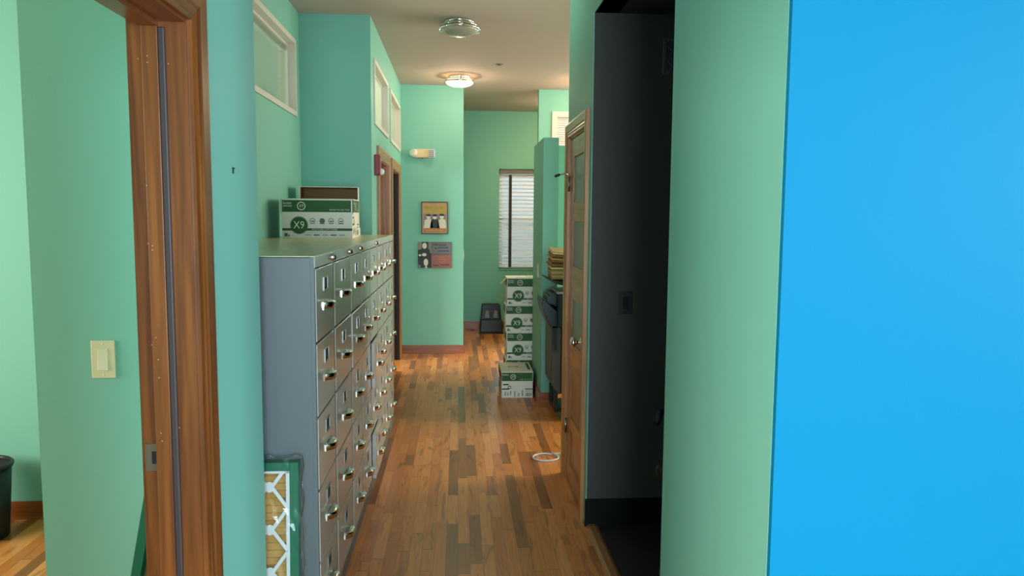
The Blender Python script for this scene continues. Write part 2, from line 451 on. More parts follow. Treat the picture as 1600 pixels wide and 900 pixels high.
skirt('baseboard_end', (LX, ENDY - .016, 0), (0.06, ENDY, .10), BASEX, 'reddish wooden baseboard below the posters')
skirt('baseboard_hall', (0.06, ENDY, 0), (.076, BACKY, .10), BASEY)
skirt('baseboard_back', (.076, BACKY - .016, 0), (3.6, BACKY, .10), BASEX, 'wooden baseboard behind the step stool')
skirt('baseboard_partition', (.679, 6.194, 0), (.836, 6.21, .125), BASEX, 'wooden baseboard at the foot of the partition')
skirt('baseboard_partition_side', (.679, 6.21, 0), (.695, 7.0, .125), BASEY)
skirt('baseboard_niche', (.82, 6.864, 0), (2.5, 6.88, .125), BASEX)
skirt('baseboard_niche_side', (.82, 6.21, 0), (.836, 6.864, .125), BASEY)
skirt('baseboard_office', (-4.2, 3.984, 0), (RECX - .13, 4.0, .095), BASEX, 'wooden baseboard in the office at the left')
skirt('baseboard_alcove', (RX - .006, 3.735, 0), (2.6, 3.75, .145), plain('black_skirting', (6, 6, 6), .6, spec=.2), 'black baseboard in the dark alcove')
struct(MB().box((RX + .055, 2.335, 0.0), (2.6, 3.735, .004), plain('dark_slate_floor', (40, 36, 32), .65, noise=.45, nscale=7)).build('floor_alcove'), 'dark slate floor of the alcove')
struct(MB().prism([(RX, 0), (RX + .06, 0), (RX + .06, .006), (RX + .045, .014), (RX + .015, .014), (RX, .004)], 'Y', 2.335, 3.735, wood('threshold_wood', (140, 92, 50), (176, 120, 70), 'Y')).build('trim_1'), 'wooden threshold strip at the alcove')


# ------------------------------------------------------------------ windows
def frame_x(m, X0, X1, y0, y1, z0, z1, wd, mat):
    m.box((X0, y0, z0), (X1, y0 + wd, z1), mat); m.box((X0, y1 - wd, z0), (X1, y1, z1), mat)
    m.box((X0, y0 + wd, z1 - wd), (X1, y1 - wd, z1), mat); m.box((X0, y0 + wd, z0), (X1, y1 - wd, z0 + wd), mat)


def transom(n, X, T, blind=False, label=''):
    y0, y1, z0, z1 = T
    root = struct(bpy.data.objects.new('window_%d' % n, None), label); COL.objects.link(root)
    m = MB(); frame_x(m, X - .135, X + .012, y0, y1, z0, z1, .035, TRIMW); m.build('window_frame', root)
    m = MB(); frame_x(m, X - .06, X - .04, y0 + .035, y1 - .035, z0 + .035, z1 - .035, .016, TRIMW); m.build('glazing_bead', root)
    MB().box((X - .053, y0 + .04, z0 + .04), (X - .047, y1 - .04, z1 - .04), FROST if not blind else CLEAR).build('pane', root)
    return root


transom(1, RECX, W1, True, 'white framed transom window above the filing cabinets')
transom(2, LX, T1, False, 'first white transom window above the far doorways')
transom(3, LX, T2, False, 'second white transom window above the far doorways, next to the end wall')
bl = thing('venetian_blind', 'pale venetian blind behind the transom glass above the filing cabinets', 'blind', (RECX - .082, (W1[0] + W1[1]) / 2, W1[2]))
m = MB(); n = 18
BLM = sheet_glass('pale_blind_slat', (244, 246, 240), .6, .1, .4)
for i in range(n):
    z = .05 + i * .405 / n
    m.box((-.010, -.545, -.0006), (.010, .545, .0006), BLM, mtx=Matrix.Translation((0, 0, z)) @ Matrix.Rotation(R(-18), 4, 'Y'))
m.build('slats', bl)
MB().box((-.02, -.545, .455), (.02, .545, .50), TRIMW, .003).build('headrail', bl)

# back window: recess, frame, panes, blind
root = struct(bpy.data.objects.new('window_4', None), 'window with blind in the far green wall'); COL.objects.link(root)
m = MB(); x0, x1, z0, z1 = WB
for a, b_ in (((x0, BACKY + .10, z0), (x0 + .05, BACKY + .17, z1)), ((x1 - .05, BACKY + .10, z0), (x1, BACKY + .17, z1)), ((x0, BACKY + .10, z1 - .05), (x1, BACKY + .17, z1)), ((x0, BACKY + .10, z0), (x1, BACKY + .17, z0 + .05)), ((x0, BACKY + .10, 1.54), (x1, BACKY + .17, 1.59))):
    m.box(a, b_, TRIMW)
m.build('window_frame', root)
MB().box((x0 - .0, BACKY - .012, z0 - .02), (x1, BACKY + .10, z0), TEAL, .003).build('window_sill', root)
MB().box((x0 + .05, BACKY + .13, z0 + .05), (x1 - .05, BACKY + .136, z1 - .05), CLEAR).build('pane', root)
bl = thing('venetian_blind', 'white slatted venetian blind with a dark tape in the far window', 'blind', ((x0 + x1) / 2, BACKY + .05, z0))
hw = (x1 - x0) / 2 - .006; hh = z1 - z0
WBL = plain('white_blind_slat', (226, 222, 224), .45)
m = MB(); n = 25
for i in range(n):
    z = .045 + i * (hh - .14) / (n - 1)
    m.box((-hw, -.026, -.0014), (hw, .026, .0014), WBL, mtx=Matrix.Translation((0, 0, z)) @ Matrix.Rotation(R(46), 4, 'X'))
m.build('slats', bl)
TAPE = plain('dark_ladder_tape', (58, 52, 50), .8)
MB().box((-hw, -.03, hh - .070), (hw, .03, hh - .012), plain('brown_valance', (120, 110, 102), .5), .004).build('valance', bl)['label'] = 'brown grey valance'
MB().box((-hw, -.022, .012), (hw, .022, .03), WBL, .004).build('bottom_rail', bl)
for tx in (-hw + .155, hw - .155):
    MB().box((tx - .021, -.030, .02), (tx + .021, -.027, hh - .08), TAPE).build('ladder_tape', bl)['label'] = 'dark vertical ladder tape'

# high window in the far right wall
root = struct(bpy.data.objects.new('window_5', None), 'small high window behind the partition'); COL.objects.link(root)
m = MB(); x0, x1, z0, z1 = WS
for a, b_ in (((x0, 8.885, z0), (x0 + .06, 9.03, z1)), ((x1 - .06, 8.885, z0), (x1, 9.03, z1)), ((x0 + .06, 8.885, z1 - .06), (x1 - .06, 9.03, z1)), ((x0 + .06, 8.885, z0), (x1 - .06, 9.03, z0 + .06))):
    m.box(a, b_, TRIMW)
m.build('window_frame', root)
MB().box((x0 + .06, 8.99, z0 + .06), (x1 - .06, 8.996, z1 - .06), plain('lit_frosted_pane', (240, 236, 222), .3, emit=(255, 240, 214), estr=.18)).build('pane', root)
bl = thing('venetian_blind', 'white blind in the small high window behind the partition', 'blind', ((x0 + x1) / 2, 8.95, z0 + .06))
m = MB(); n = 20
for i in range(n):
    m.box((-.265, -.014, -.0008), (.265, .014, .0008), WBL, mtx=Matrix.Translation((0, 0, .02 + i * .026)) @ Matrix.Rotation(R(40), 4, 'X'))
m.build('slats', bl)


# ------------------------------------------------------------------ door frames
def casing_prof(w_, t):
    """moulded casing section, (along wall, out of wall); inner edge at 0"""
    return [(0, 0), (0, t * .55), (w_ * .10, t * .70), (w_ * .16, t * .62), (w_ * .24, t * .80), (w_ * .34, t * .72), (w_ * .42, t * .92), (w_ * .88, t), (w_, t * .86), (w_, 0)]


def casing(m, X, out, y0, y1, zt, w_, t, matz, maty):
    """casing round an opening in the wall plane X, leaving the wall towards out (+1/-1)"""
    P = casing_prof(w_, t)
    for (ye, s) in ((y0, -1), (y1, 1)):
        b = bmesh.new()
        A = [b.verts.new((X + out * q, ye + s * p, 0)) for p, q in P]
        B = [b.verts.new((X + out * q, ye + s * p, zt + p)) for p, q in P]
        k = len(P); b.faces.new(A); b.faces.new(B[::-1])
        for i in range(k): b.faces.new((A[i], A[(i + 1) % k], B[(i + 1) % k], B[i]))
        bmesh.ops.recalc_face_normals(b, faces=b.faces); m._add(b, matz)
    b = bmesh.new()
    A = [b.verts.new((X + out * q, y0 - p, zt + p)) for p, q in P]
    B = [b.verts.new((X + out * q, y1 + p, zt + p)) for p, q in P]
    k = len(P); b.faces.new(A); b.faces.new(B[::-1])
    for i in range(k): b.faces.new((A[i], A[(i + 1) % k], B[(i + 1) % k], B[i]))
    bmesh.ops.recalc_face_normals(b, faces=b.faces); m._add(b, maty)


def doorway(n, y0, y1, label, wz=WZ, wy=WY, both=True, cw=.095, jz=None):
    root = struct(bpy.data.objects.new('door_%d' % n, None), label); COL.objects.link(root)
    m = MB(); casing(m, LX, 1, y0 + .004, y1 - .004, DH - .004, cw, .022, wz, wy); m.build('casing', root)
    if both:
        m = MB(); casing(m, LX - .13, -1, y0 + .004, y1 - .004, DH - .004, cw, .02, wz, wy); m.build('casing', root)
    m = MB()
    m.box((LX - .131, y1 - .012, 0), (LX + .001, y1 + .018, DH + .018), jz or wz)
    m.box((LX - .131, y0 - .018, 0), (LX + .001, y0 + .012, DH + .018), wz)
    m.box((LX - .131, y0 + .012, DH - .012), (LX + .001, y1 - .012, DH + .018), wy)
    m.build('jamb', root)
    return root


# near opening
JF = JY - .012                                              # far jamb's face
root = doorway(1, 1.05, JY, 'stained pine door frame of the office at the left, door removed')
SX = LX - .078
m = MB(); m.box((SX - .022, JF - .012, 0), (SX + .016, JF, DH - .024), WZ, .0015); m.box((SX - .022, 1.062, 0), (SX + .016, 1.074, DH - .024), WZ, .0015)
m.box((SX - .022, 1.062, DH - .024), (SX + .016, JF, DH - .012), WY); m.build('door_stop', root)
SEAL = plain('grey_door_seal', (58, 46, 46), .45)
MB().box((SX + .016, JF - .011, 0), (SX + .032, JF - .001, DH - .026), SEAL, .003).build('weather_seal', root)['label'] = 'grey rubber seal'
m = MB(); zc = .985
m.box((LX - .130, JF - .0025, zc - .035), (LX - .101, JF, zc + .035), plain('dull_strike_metal', (120, 104, 88), .45, metal=.7), .001)
m.box((LX - .114, JF - .003, zc - .016), (LX - .103, JF - .0006, zc + .016), GAP); m.build('strike_plate', root)['label'] = 'dull metal strike plate'
m = MB(); PUT = plain('pale_filler_dot', (186, 146, 96), .6)
for dx, z in ((-.112, 1.96), (-.086, 1.965), (-.086, 1.95), (-.042, 1.95), (-.098, 1.66), (-.105, 1.52), (-.09, 1.515), (-.09, 1.505), (-.1, 1.33), (-.09, 1.29), (-.105, 1.27), (-.086, 1.235), (-.086, 1.19), (-.052, 1.27), (-.086, 1.05), (-.084, 1.03), (-.046, 1.06)):
    yy = JF - .0005 if not (SX - .022 < LX + dx < SX + .016) else JF - .0125
    m.box((LX + dx - .0012, yy - .0004, z - .0013), (LX + dx + .0012, yy + .0004, z + .0013), PUT)
m.build('nail_holes', root)
# two far doorways
doorway(2, D1[0], D1[1], 'first wooden doorway beyond the filing cabinets', DZ, DY)
doorway(3, D2[0], D2[1], 'second doorway beyond the filing cabinets with a dark jamb', DZ, DY, jz=DARKW)
# leaves of those doors, standing open in the rooms behind
r2 = bpy.data.objects['door_2']; r3 = bpy.data.objects['door_3']
MB().box((LX - .095, D1[0] + .014, .012), (LX - .06, D1[1] - .014, DH - .016), DZ, .002).build('door_leaf', r2)
m = MB(); m.box((LX - .128, D2[1] - .055, .012), (LX - .052, D2[1] - .014, DH - .016), DARKW, .002)
m.box((LX - .95, D2[1] - .055, .012), (LX - .132, D2[1] - .02, DH - .016), DARKW, .002); m.build('door_leaf', r3)['label'] = 'near-black open door'

# narrow panelled door on the right
root = struct(bpy.data.objects.new('door_4', None), 'narrow oak door with frosted glass panels on the right wall'); COL.objects.link(root)
m = MB(); casing(m, RX, -1, DR[0] + .004, DR[1] - .004, DH - .004, .082, .022, DZ, DY); m.build('casing', root)
m = MB()
m.box((RX - .001, DR[1] - .012, 0), (RX + .121, DR[1] + .018, DH + .018), DZ); m.box((RX - .001, DR[0] - .018, 0), (RX + .121, DR[0] + .012, DH + .018), DZ)
m.box((RX - .001, DR[0] + .012, DH - .012), (RX + .121, DR[1] - .012, DH + .018), DY); m.build('jamb', root)
y0, y1 = DR[0] + .015, DR[1] - .015; X0, X1 = RX + .004, RX + .039
PAN = [(1.68, 1.94), (1.31, 1.57), (.86, 1.12), (.41, .70), (.12, .33)]
leaf = MB()
leaf.box((X0, y0, .012), (X1, y0 + .085, DH - .016), DZ, .002); leaf.box((X0, y1 - .085, .012), (X1, y1, DH - .016), DZ, .002)
zs = [DH - .016] + [z for p in PAN for z in (p[1], p[0])] + [.012]
for i in range(0, len(zs), 2): leaf.box((X0, y0 + .085, zs[i + 1]), (X1, y1 - .085, zs[i]), DY)
lf = leaf.build('door_leaf', root)
FGL = plain('grey_frosted_door_glass', (120, 124, 120), .3)
for i, (a, b_) in enumerate(PAN):
    MB().box((X0 + .011, y0 + .085, a), (X1 - .011, y1 - .085, b_), FGL if i < 3 else DZ).build('glass_panel' if i < 3 else 'wood_panel', root)
m = MB(); ky, kz = y0 + .06, .925
mk = Matrix.Translation((X0, ky, kz)) @ Matrix.Rotation(R(-90), 4, 'Y')
m.lathe([(0, .066), (.016, .064), (.026, .056), (.028, .046), (.022, .036), (.012, .030), (.011, .012), (.026, .009), (.031, .003), (.031, 0)], CHROME, 24, mk)
m.build('door_knob', root)['label'] = 'polished round knob'
for hz in (1.79, .33):
    m = MB(); m.tube([(RX - .006, DR[1] - .014, hz - .045), (RX - .006, DR[1] - .014, hz + .045)], .007, NICKEL)
    m.box((RX - .003, DR[1] - .013, hz - .045), (RX, DR[1] + .02, hz + .045), NICKEL); m.build('hinge', root)
m = MB(); m.tube([(RX - .006, DR[1] - .014, 1.845), (RX - .03, DR[1] + .005, 1.85), (RX - .06, DR[1] + .02, 1.845)], .006, CHROME)
m.tube([(RX - .06, DR[1] + .02, 1.845), (RX - .085, DR[1] + .03, 1.835)], .008, BLACK); m.build('hinge_stop', root)['label'] = 'metal hinge-pin stop with black tip'


# ------------------------------------------------------------------ filing cabinets
CABX = -0.495; CABH = 1.452
CACHE = {}


def cached(key, name, parent, maker, loc=None):
    if key in CACHE:
        o = bpy.data.objects.new(name, CACHE[key]); COL.objects.link(o); o.parent = parent
        if loc: o.location = loc
        return o
    o = maker().build(name, parent, loc); CACHE[key] = o.data
    return o


def cab_body(w_):
    def f():
        m = MB(); h = w_ / 2 - .0025
        m.box((-.660, -h, 0), (-.014, h, CABH - .004), STEEL, .004)                 # shell
        m.box((-.016, -h + .004, 0), (-.004, h - .004, .068), STEEL, .002)          # plinth
        m.box((-.016, -h, .02), (-.001, -h + .016, CABH - .004), STEEL, .0015)          # front edges
        m.box((-.016, h - .016, .02), (-.001, h, CABH - .004), STEEL, .0015)
        m.box((-.0145, -h + .012, .06), (-.0135, h - .012, CABH - .03), GAP)
        return m
    return f


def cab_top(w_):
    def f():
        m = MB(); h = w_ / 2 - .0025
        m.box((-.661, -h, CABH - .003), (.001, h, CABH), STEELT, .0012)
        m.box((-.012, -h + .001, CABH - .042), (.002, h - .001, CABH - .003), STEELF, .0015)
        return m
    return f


def drawer_front(w_):
    def f():
        m = MB(); h = w_ / 2 - .019
        m.box((-.02, -h, .004), (.002, h, .262), STEELF, .003)
        m.box((-.40, -h + .012, .02), (-.018, -h + .016, .22), STEEL); m.box((-.40, h - .016, .02), (-.018, h - .012, .22), STEEL)
        return m
    return f


def label_holder():
    m = MB()
    for a, b_ in (((0.002, -.042, -.026), (.006, .042, -.021)), ((.002, -.042, .021), (.006, .042, .026)), ((.002, -.042, -.026), (.006, -.036, .026)), ((.002, .036, -.026), (.006, .042, .026))):
        m.box(a, b_, HOLD, .001)
    m.box((.0015, -.036, -.021), (.003, .036, .021), plain('label_card', (92, 96, 94), .9, spec=.1))
    return m


def pull():
    """chrome bow pull: flat curved top with a lip turned down, on two feet"""
    m = MB(); b = bmesh.new(); n = 18; rows = []
    for i in range(n + 1):
        t = -1 + 2 * i / n; y = .056 * t; d = .003 + .032 * (1 - abs(t) ** 3.2)
        rows.append([b.verts.new(c) for c in ((.002, y, .013), (d, y, .015), (d + .003, y, .011), (d + .002, y, -.010), (d - .002, y, -.010), (d - .001, y, .009), (.002, y, .010))])
    for i in range(n):
        for k in range(7):
            f = b.faces.new((rows[i][k], rows[i][(k + 1) % 7], rows[i + 1][(k + 1) % 7], rows[i + 1][k])); f.smooth = True
    b.faces.new(rows[0]); b.faces.new(rows[-1][::-1]); bmesh.ops.recalc_face_normals(b, faces=b.faces)
    m._add(b, CHROME)
    for s in (-1, 1): m.box((.001, s * .042 - .008, -.016), (.005, s * .042 + .008, .014), CHROME, .001)
    return m


def lock():
    m = MB(); mk = Matrix.Translation((.002, 0, 0)) @ Matrix.Rotation(R(90), 4, 'Y')
    m.lathe([(0, .016), (.010, .015), (.012, .008), (.014, .004), (.014, 0)], CHROME, 16, mk)
    return m


widths = [.40, .47] + [.378] * 6
cab_labels = ['grey steel filing cabinet nearest the camera, its whole flank showing beside the air filter',
              'wide grey steel filing cabinet, second from the camera in the row',
              'grey steel filing cabinet third from the camera, just beyond the wide one',
              'grey steel filing cabinet fourth from the camera in the row',
              'grey steel filing cabinet with two drawers slightly pulled out',
              'grey steel filing cabinet sixth from the camera, before the paper carton',
              'grey steel filing cabinet seventh from the camera, under the paper carton',
              'farthest grey steel filing cabinet, beside the green end wall of the recess']
y = 2.64
for i, wd in enumerate(widths):
    c = thing('filing_cabinet', cab_labels[i], 'filing cabinet', (CABX, y + wd / 2, 0), 0, 'row of grey filing cabinets')
    cached(('b', wd), 'body', c, cab_body(wd))
    cached(('t', wd), 'top', c, cab_top(wd))['label'] = 'steel top with warm reflected light in its colour'
    for k in range(5):
        out = 0.0
        if i == 4 and k in (0, 2): out = .022
        if i == 2 and k == 3: out = .004
        d = cached(('d', wd), 'drawer', c, drawer_front(wd), (out, 0, .078 + k * .2665))
        cached('lh', 'label_holder', d, label_holder, (0, 0, .198))
        cached('pu', 'handle', d, pull, (0, 0, .118))['label'] = 'chrome pull handle'
    if i in (0, 1, 2, 4): cached('lk', 'lock', c, lock, (0, wd / 2 - .035, CABH - .022))
    y += wd


# ------------------------------------------------------------------ paper cartons
def print_long(m, mtx, L, H, lidh):
    """ink on a long side; local x -L/2..L/2, z 0..H, on the plane y = 0 facing -Y"""
    a = L / 2; e = .0012
    zb = H - lidh
    m.disc((-a + .105, zb * .52), .052, .052, GREEN, mtx, 28, 0, e * 2); m.disc((-a + .105, zb * .52), .056, .056, GREY_INK, mtx, 28, .955, e * 2)
    m.text('X9', -a + .105, zb * .52, .066, CARTON, mtx, e * 3, 'CENTER', .86)
    m.rect(-a + .002, zb * .30, a - .002, zb * .40, GREEN, mtx, e)
    m.text('MULTI-USE COPY PAPER', .045, zb * .35, .0145, CARTON, mtx, e * 2, 'CENTER')
    for k, x in enumerate((-.03, .03, .085, .145)):
        m.disc((x, zb * .70), .017, .017, GREY_INK, mtx, 18, .78 if k != 1 else 0, e)
        m.rect(x - .008, zb * .66, x + .009, zb * .71, GREY_INK, mtx, e * 1.5)
        m.rect(x - .016, zb * .575, x + .016, zb * .60, GREY_INK if k % 2 else PALE_INK, mtx, e)
    m.rect(-a + .014, zb * .06, -a + .034, zb * .20, GREY_INK, mtx, e); m.rect(-a + .037, zb * .06, -a + .046, zb * .14, GREY_INK, mtx, e)
    for k in range(5):
        x = -.075 + k * .052; m.rect(x, zb * .10, x + .036, zb * .15, GREY_INK if k in (1, 3) else PALE_INK, mtx, e)
        m.rect(x + .042, zb * .05, x + .0428, zb * .19, PALE_INK, mtx, e)
    m.rect(-.075, zb * .22, .12, zb * .232, PALE_INK, mtx, e)


def print_long_lid(m, mtx, L, H, lidh):
    a = L / 2; e = .0012; z0 = H - lidh
    m.rect(-a + .008, z0 + .009, a - .012, H - .010, GREEN, mtx, e)
    m.text('boise', -a + .014, z0 + lidh * .70, .024, CARTON, mtx, e * 2); m.rect(-a + .015, z0 + lidh * .46, -a + .068, z0 + lidh * .54, PALE_INK, mtx, e * 2)
    m.disc((-a + .125, z0 + lidh * .5), .026, .026, CARTON, mtx, 24, .82, e * 2); m.text('X9', -a + .125, z0 + lidh * .5, .026, CARTON, mtx, e * 2, 'CENTER', .9)
    m.text('Quality You Can Trust', a - .02, z0 + lidh * .26, .0135, CARTON, mtx, e * 2, 'RIGHT')


def print_short(m, mtx, L, H, lidh):
    a = L / 2; e = .0012; zb = H - lidh
    m.rect(-a + .012, zb * .80, -a + .062, zb * .88, GREEN, mtx, e)
    m.rect(-a + .002, zb * .52, -a + .065, zb * .60, GREEN, mtx, e); m.rect(a - .068, zb * .52, a - .002, zb * .58, GREEN, mtx, e)
    m.disc((-a + .07, zb * .66), .016, .016, GREEN, mtx, 16, .6, e)
    for x, z0, z1 in ((-.112, .14, .40), (-.09, .14, .34), (-.028, .06, .42), (.005, .10, .30)):
        m.rect(x, zb * z0, x + .014, zb * z1, PALE_INK, mtx, e)
    m.rect(.042, zb * .10, .050, zb * .46, GREY_INK, mtx, e); m.rect(-.062, zb * .18, -.055, zb * .44, GREY_INK, mtx, e)
    for k in range(9): m.rect(.075 + k * .006, zb * .10, .0775 + k * .006 + (k % 3) * .001, zb * .32, GREY_INK, mtx, e)
    m.rect(.072, zb * .40, .13, zb * .46, PALE_INK, mtx, e)


def print_short_lid(m, mtx, L, H, lidh):
    a = L / 2; e = .0012; z0 = H - lidh
    m.rect(-a + .006, z0 + .009, a - .008, H - .008, GREEN, mtx, e)
    m.text('boise', -a + .012, z0 + lidh * .72, .024, CARTON, mtx, e * 2)
    m.disc((-a + .105, z0 + lidh * .5), .024, .024, CARTON, mtx, 24, .8, e * 2); m.text('X9', -a + .105, z0 + lidh * .5, .024, CARTON, mtx, e * 2, 'CENTER', .9)
    m.text('Quality You Can Trust', a - .016, z0 + lidh * .26, .011, CARTON, mtx, e * 2, 'RIGHT')


CL, CW = .442, .284


def carton_meshes(H, lidh=.092):
    b = MB(); b.box((-CL / 2 + .004, -CW / 2 + .004, 0), (CL / 2 - .004, CW / 2 - .004, H - .006), CARTON, .003)
    for s, rz in ((1, 0), (-1, 180)):
        print_long(b, Matrix.Rotation(R(rz), 4, 'Z') @ Matrix.Translation((0, -CW / 2 + .004, 0)), CL - .008, H, lidh)
    for rz in (90, -90):
        print_short(b, Matrix.Rotation(R(rz), 4, 'Z') @ Matrix.Translation((0, -CL / 2 + .004, 0)), CW - .008, H, lidh)
    l = MB()
    z0 = H - lidh
    l.box((-CL / 2, -CW / 2, H - .006), (CL / 2, CW / 2, H), CARTON, .0025)
    for sx in (-1, 1):
        l.box((sx * CL / 2 - (.0035 if sx > 0 else 0), -CW / 2, z0), (sx * CL / 2 + (.0035 if sx < 0 else 0), CW / 2, H - .003), CARTON)
        l.box((-CL / 2, sx * CW / 2 - (.0035 if sx > 0 else 0), z0), (CL / 2, sx * CW / 2 + (.0035 if sx < 0 else 0), H - .003), CARTON)
    for rz in (0, 180): print_long_lid(l, Matrix.Rotation(R(rz), 4, 'Z') @ Matrix.Translation((0, -CW / 2, 0)), CL, H, lidh)
    for rz in (90, -90): print_short_lid(l, Matrix.Rotation(R(rz), 4, 'Z') @ Matrix.Translation((0, -CL / 2, 0)), CW, H, lidh)
    # print on the top: an oval mark and a dark strip along one short edge
    mt = Matrix.Translation((0, 0, H)) @ Matrix.Rotation(R(-90), 4, 'X')
    l.disc((-.02, 0), .05, .03, GREY_INK, Matrix.Translation((0, 0, H)) @ Matrix.Rotation(R(-90), 4, 'X') @ Matrix.Rotation(R(90), 4, 'Y'), 24, .72, .0012)
    l.rect(-.13, -.125, .17, -.10, GREEN, mt, .0012)
    return b, l


def carton(label, H, loc, rz, group):
    c = thing('paper_carton', label, 'box', loc, rz, group)
    b, l = carton_meshes(H); b.build('carton_body', c); l.build('lid', c)
    return c


G = 'stacked paper cartons'
c0 = carton('white paper carton hidden at the foot of the stack behind the lowest front carton', .2565, (.445 + CL / 2, 7.02 + CW / 2, 0), R(.5), G)
stack = ['white and green paper carton third from the top of the stack', 'white and green paper carton second from the top of the stack', 'topmost white and green paper carton of the stack under the far window']
for i, (dx, lb) in enumerate(zip((0.006, -.002, .008), stack)):
    dup(c0, (.445 + CL / 2 + dx, 7.02 + CW / 2 + .004 * i, .2567 * (i + 1)), R((1.0, -.6, .4)[i]), lb)
m = MB(); m.poly([(0, 0, 0), (0, .1, 0), (-.055, .1, -.055), (-.055, 0, -.055)], CARTON); m.poly([(0, 0, -.002), (0, .1, -.002), (-.052, .1, -.058), (-.052, 0, -.058)], KRAFT)
top_box = [o for o in COL.objects if o.get('label') == stack[2]][0]
fl = m.build('loose_flap', top_box, (-CL / 2, -CW / 2 + .02, .252))
carton('single paper carton on the floor in front of the stack, short end forward', .235, (.379 + CW / 2, 6.54 + CL / 2, 0), R(90), G)
carton('white and green X9 paper carton on top of the filing cabinets', .245, (-1.098 + CL / 2, 4.80 + CW / 2, CABH), 0, 'cartons on the filing cabinets')
# empty carton lying open on a flat lid behind it
ld = MB(); ld.box((-CL / 2, -CW / 2, 0), (CL / 2, CW / 2, .055), CARTON, .002)
tag(ld.build('carton_lid', None, (-.94, 5.50, CABH)), 'flat white carton lid under the open empty carton', 'box lid')
ec = thing('empty_carton', 'open empty carton lying on its side, brown inside facing the camera', 'box', (-.895, 5.36, CABH + .0555), R(6), 'cartons on the filing cabinets')
m = MB(); t = .004; a = .198; H_ = .285; D_ = .24
m.box((-a, 0, 0), (a, D_, t), CARTON); m.box((-a, 0, H_ - t), (a, D_, H_), CARTON); m.box((-a, 0, t), (-a + t, D_, H_ - t), CARTON); m.box((a - t, 0, t), (a, D_, H_ - t), CARTON); m.box((-a + t, D_ - t, t), (a - t, D_, H_ - t), CARTON)
m.build('carton_body', ec)
m = MB(); t2 = t + .0015
m.box((-a + t, .004, t), (a - t, D_ - t, t2), KRAFT); m.box((-a + t, .004, H_ - t2), (a - t, D_ - t, H_ - t), KRAFT); m.box((-a + t, .004, t2), (-a + t2, D_ - t, H_ - t2), KRAFT); m.box((a - t2, .004, t2), (a - t, D_ - t, H_ - t2), KRAFT)
m.box((-a + t, D_ - t2, t), (a - t, D_ - t, H_ - t), KRAFT); m.build('carton_lining', ec)['label'] = 'brown cardboard inside'

# ------------------------------------------------------------------ air filter beside the cabinets
FGR = plain('green_filter_frame', (14, 98, 66), .45); FWH = plain('white_filter_grid', (206, 208, 204), .5); FTAN = plain('tan_filter_pleat', (206, 164, 96), .8, noise=.12, nscale=40)


def air_filter(root, w_, h_, t):
    m = MB(); f = .030
    m.box((-w_ / 2, 0, 0), (-w_ / 2 + f, t, h_), FGR, .002); m.box((w_ / 2 - f, 0, 0), (w_ / 2, t, h_), FGR, .002)
    m.box((-w_ / 2 + f, 0, 0), (w_ / 2 - f, t, f), FGR, .002); m.box((-w_ / 2 + f, 0, h_ - f), (w_ / 2 - f, t, h_), FGR, .002)
    fr = m.build('frame', root)
    m = MB(); n = int((h_ - 2 * f) / .026); b = bmesh.new(); rows = []
    for i in range(2 * n + 1):
        z = f + (h_ - 2 * f) * i / (2 * n); yy = .006 if i % 2 else t - .012
        rows.append((b.verts.new((-w_ / 2 + f, yy, z)), b.verts.new((w_ / 2 - f, yy, z))))
    for i in range(2 * n): b.faces.new((rows[i][0], rows[i][1], rows[i + 1][1], rows[i + 1][0]))
    m._add(b, FTAN); m.build('pleats', root)
    # die-cut card grid of diamonds
    m = MB(); x0, x1, z0, z1 = -w_ / 2 + f, w_ / 2 - f, f, h_ - f; s = .011
    for a, b_ in (((x0, .001, z0), (x0 + .012, .003, z1)), ((x1 - .012, .001, z0), (x1, .003, z1)), ((x0, .001, z1 - .008), (x1, .003, z1)), ((x0, .001, z0), (x1, .003, z0 + .008))): m.box(a, b_, FWH)
    px = .124; pz = .150
    nx = int((x1 - x0) / px) + 1; nz = int((z1 - z0) / pz) + 2
    xr = x1 - .068
    for i in range(nx):
        xc = xr - i * px
        for k in range(nz):
            zc = z1 - .055 - k * pz
            if zc < z0 or xc < x0: continue
            for sx in (-1, 1):
                for sz in (-1, 1):
                    p0 = Vector((xc + sx * .008, 0, zc)); p1 = Vector((xc + sx * px * .5, 0, zc + sz * pz * .5))
                    lo, hi = 0.0, 1.0
                    for q in range(20):
                        e = p0.lerp(p1, hi)
                        if x0 <= e.x <= x1 and z0 <= e.z <= z1: break
                        hi -= .05
                    p1 = p0.lerp(p1, hi); d = (p1 - p0)
                    if d.length < .01: continue
                    nrm = Vector((-d.z, 0, d.x)).normalized() * s * .55
                    b = bmesh.new()
                    q4 = [p0 + nrm, p1 + nrm, p1 - nrm, p0 - nrm]
                    A = [b.verts.new((v.x, .0005, v.z)) for v in q4]; B = [b.verts.new((v.x, .0028, v.z)) for v in q4]
                    b.faces.new(A); b.faces.new(B[::-1])
                    for j in range(4): b.faces.new((A[j], A[(j + 1) % 4], B[(j + 1) % 4], B[j]))
                    bmesh.ops.recalc_face_normals(b, faces=b.faces); m._add(b, FWH)
            m.disc((xc, zc), .017, .019, FWH, None, 14, 0, -.0004)
    m.build('grid', root)
    return fr


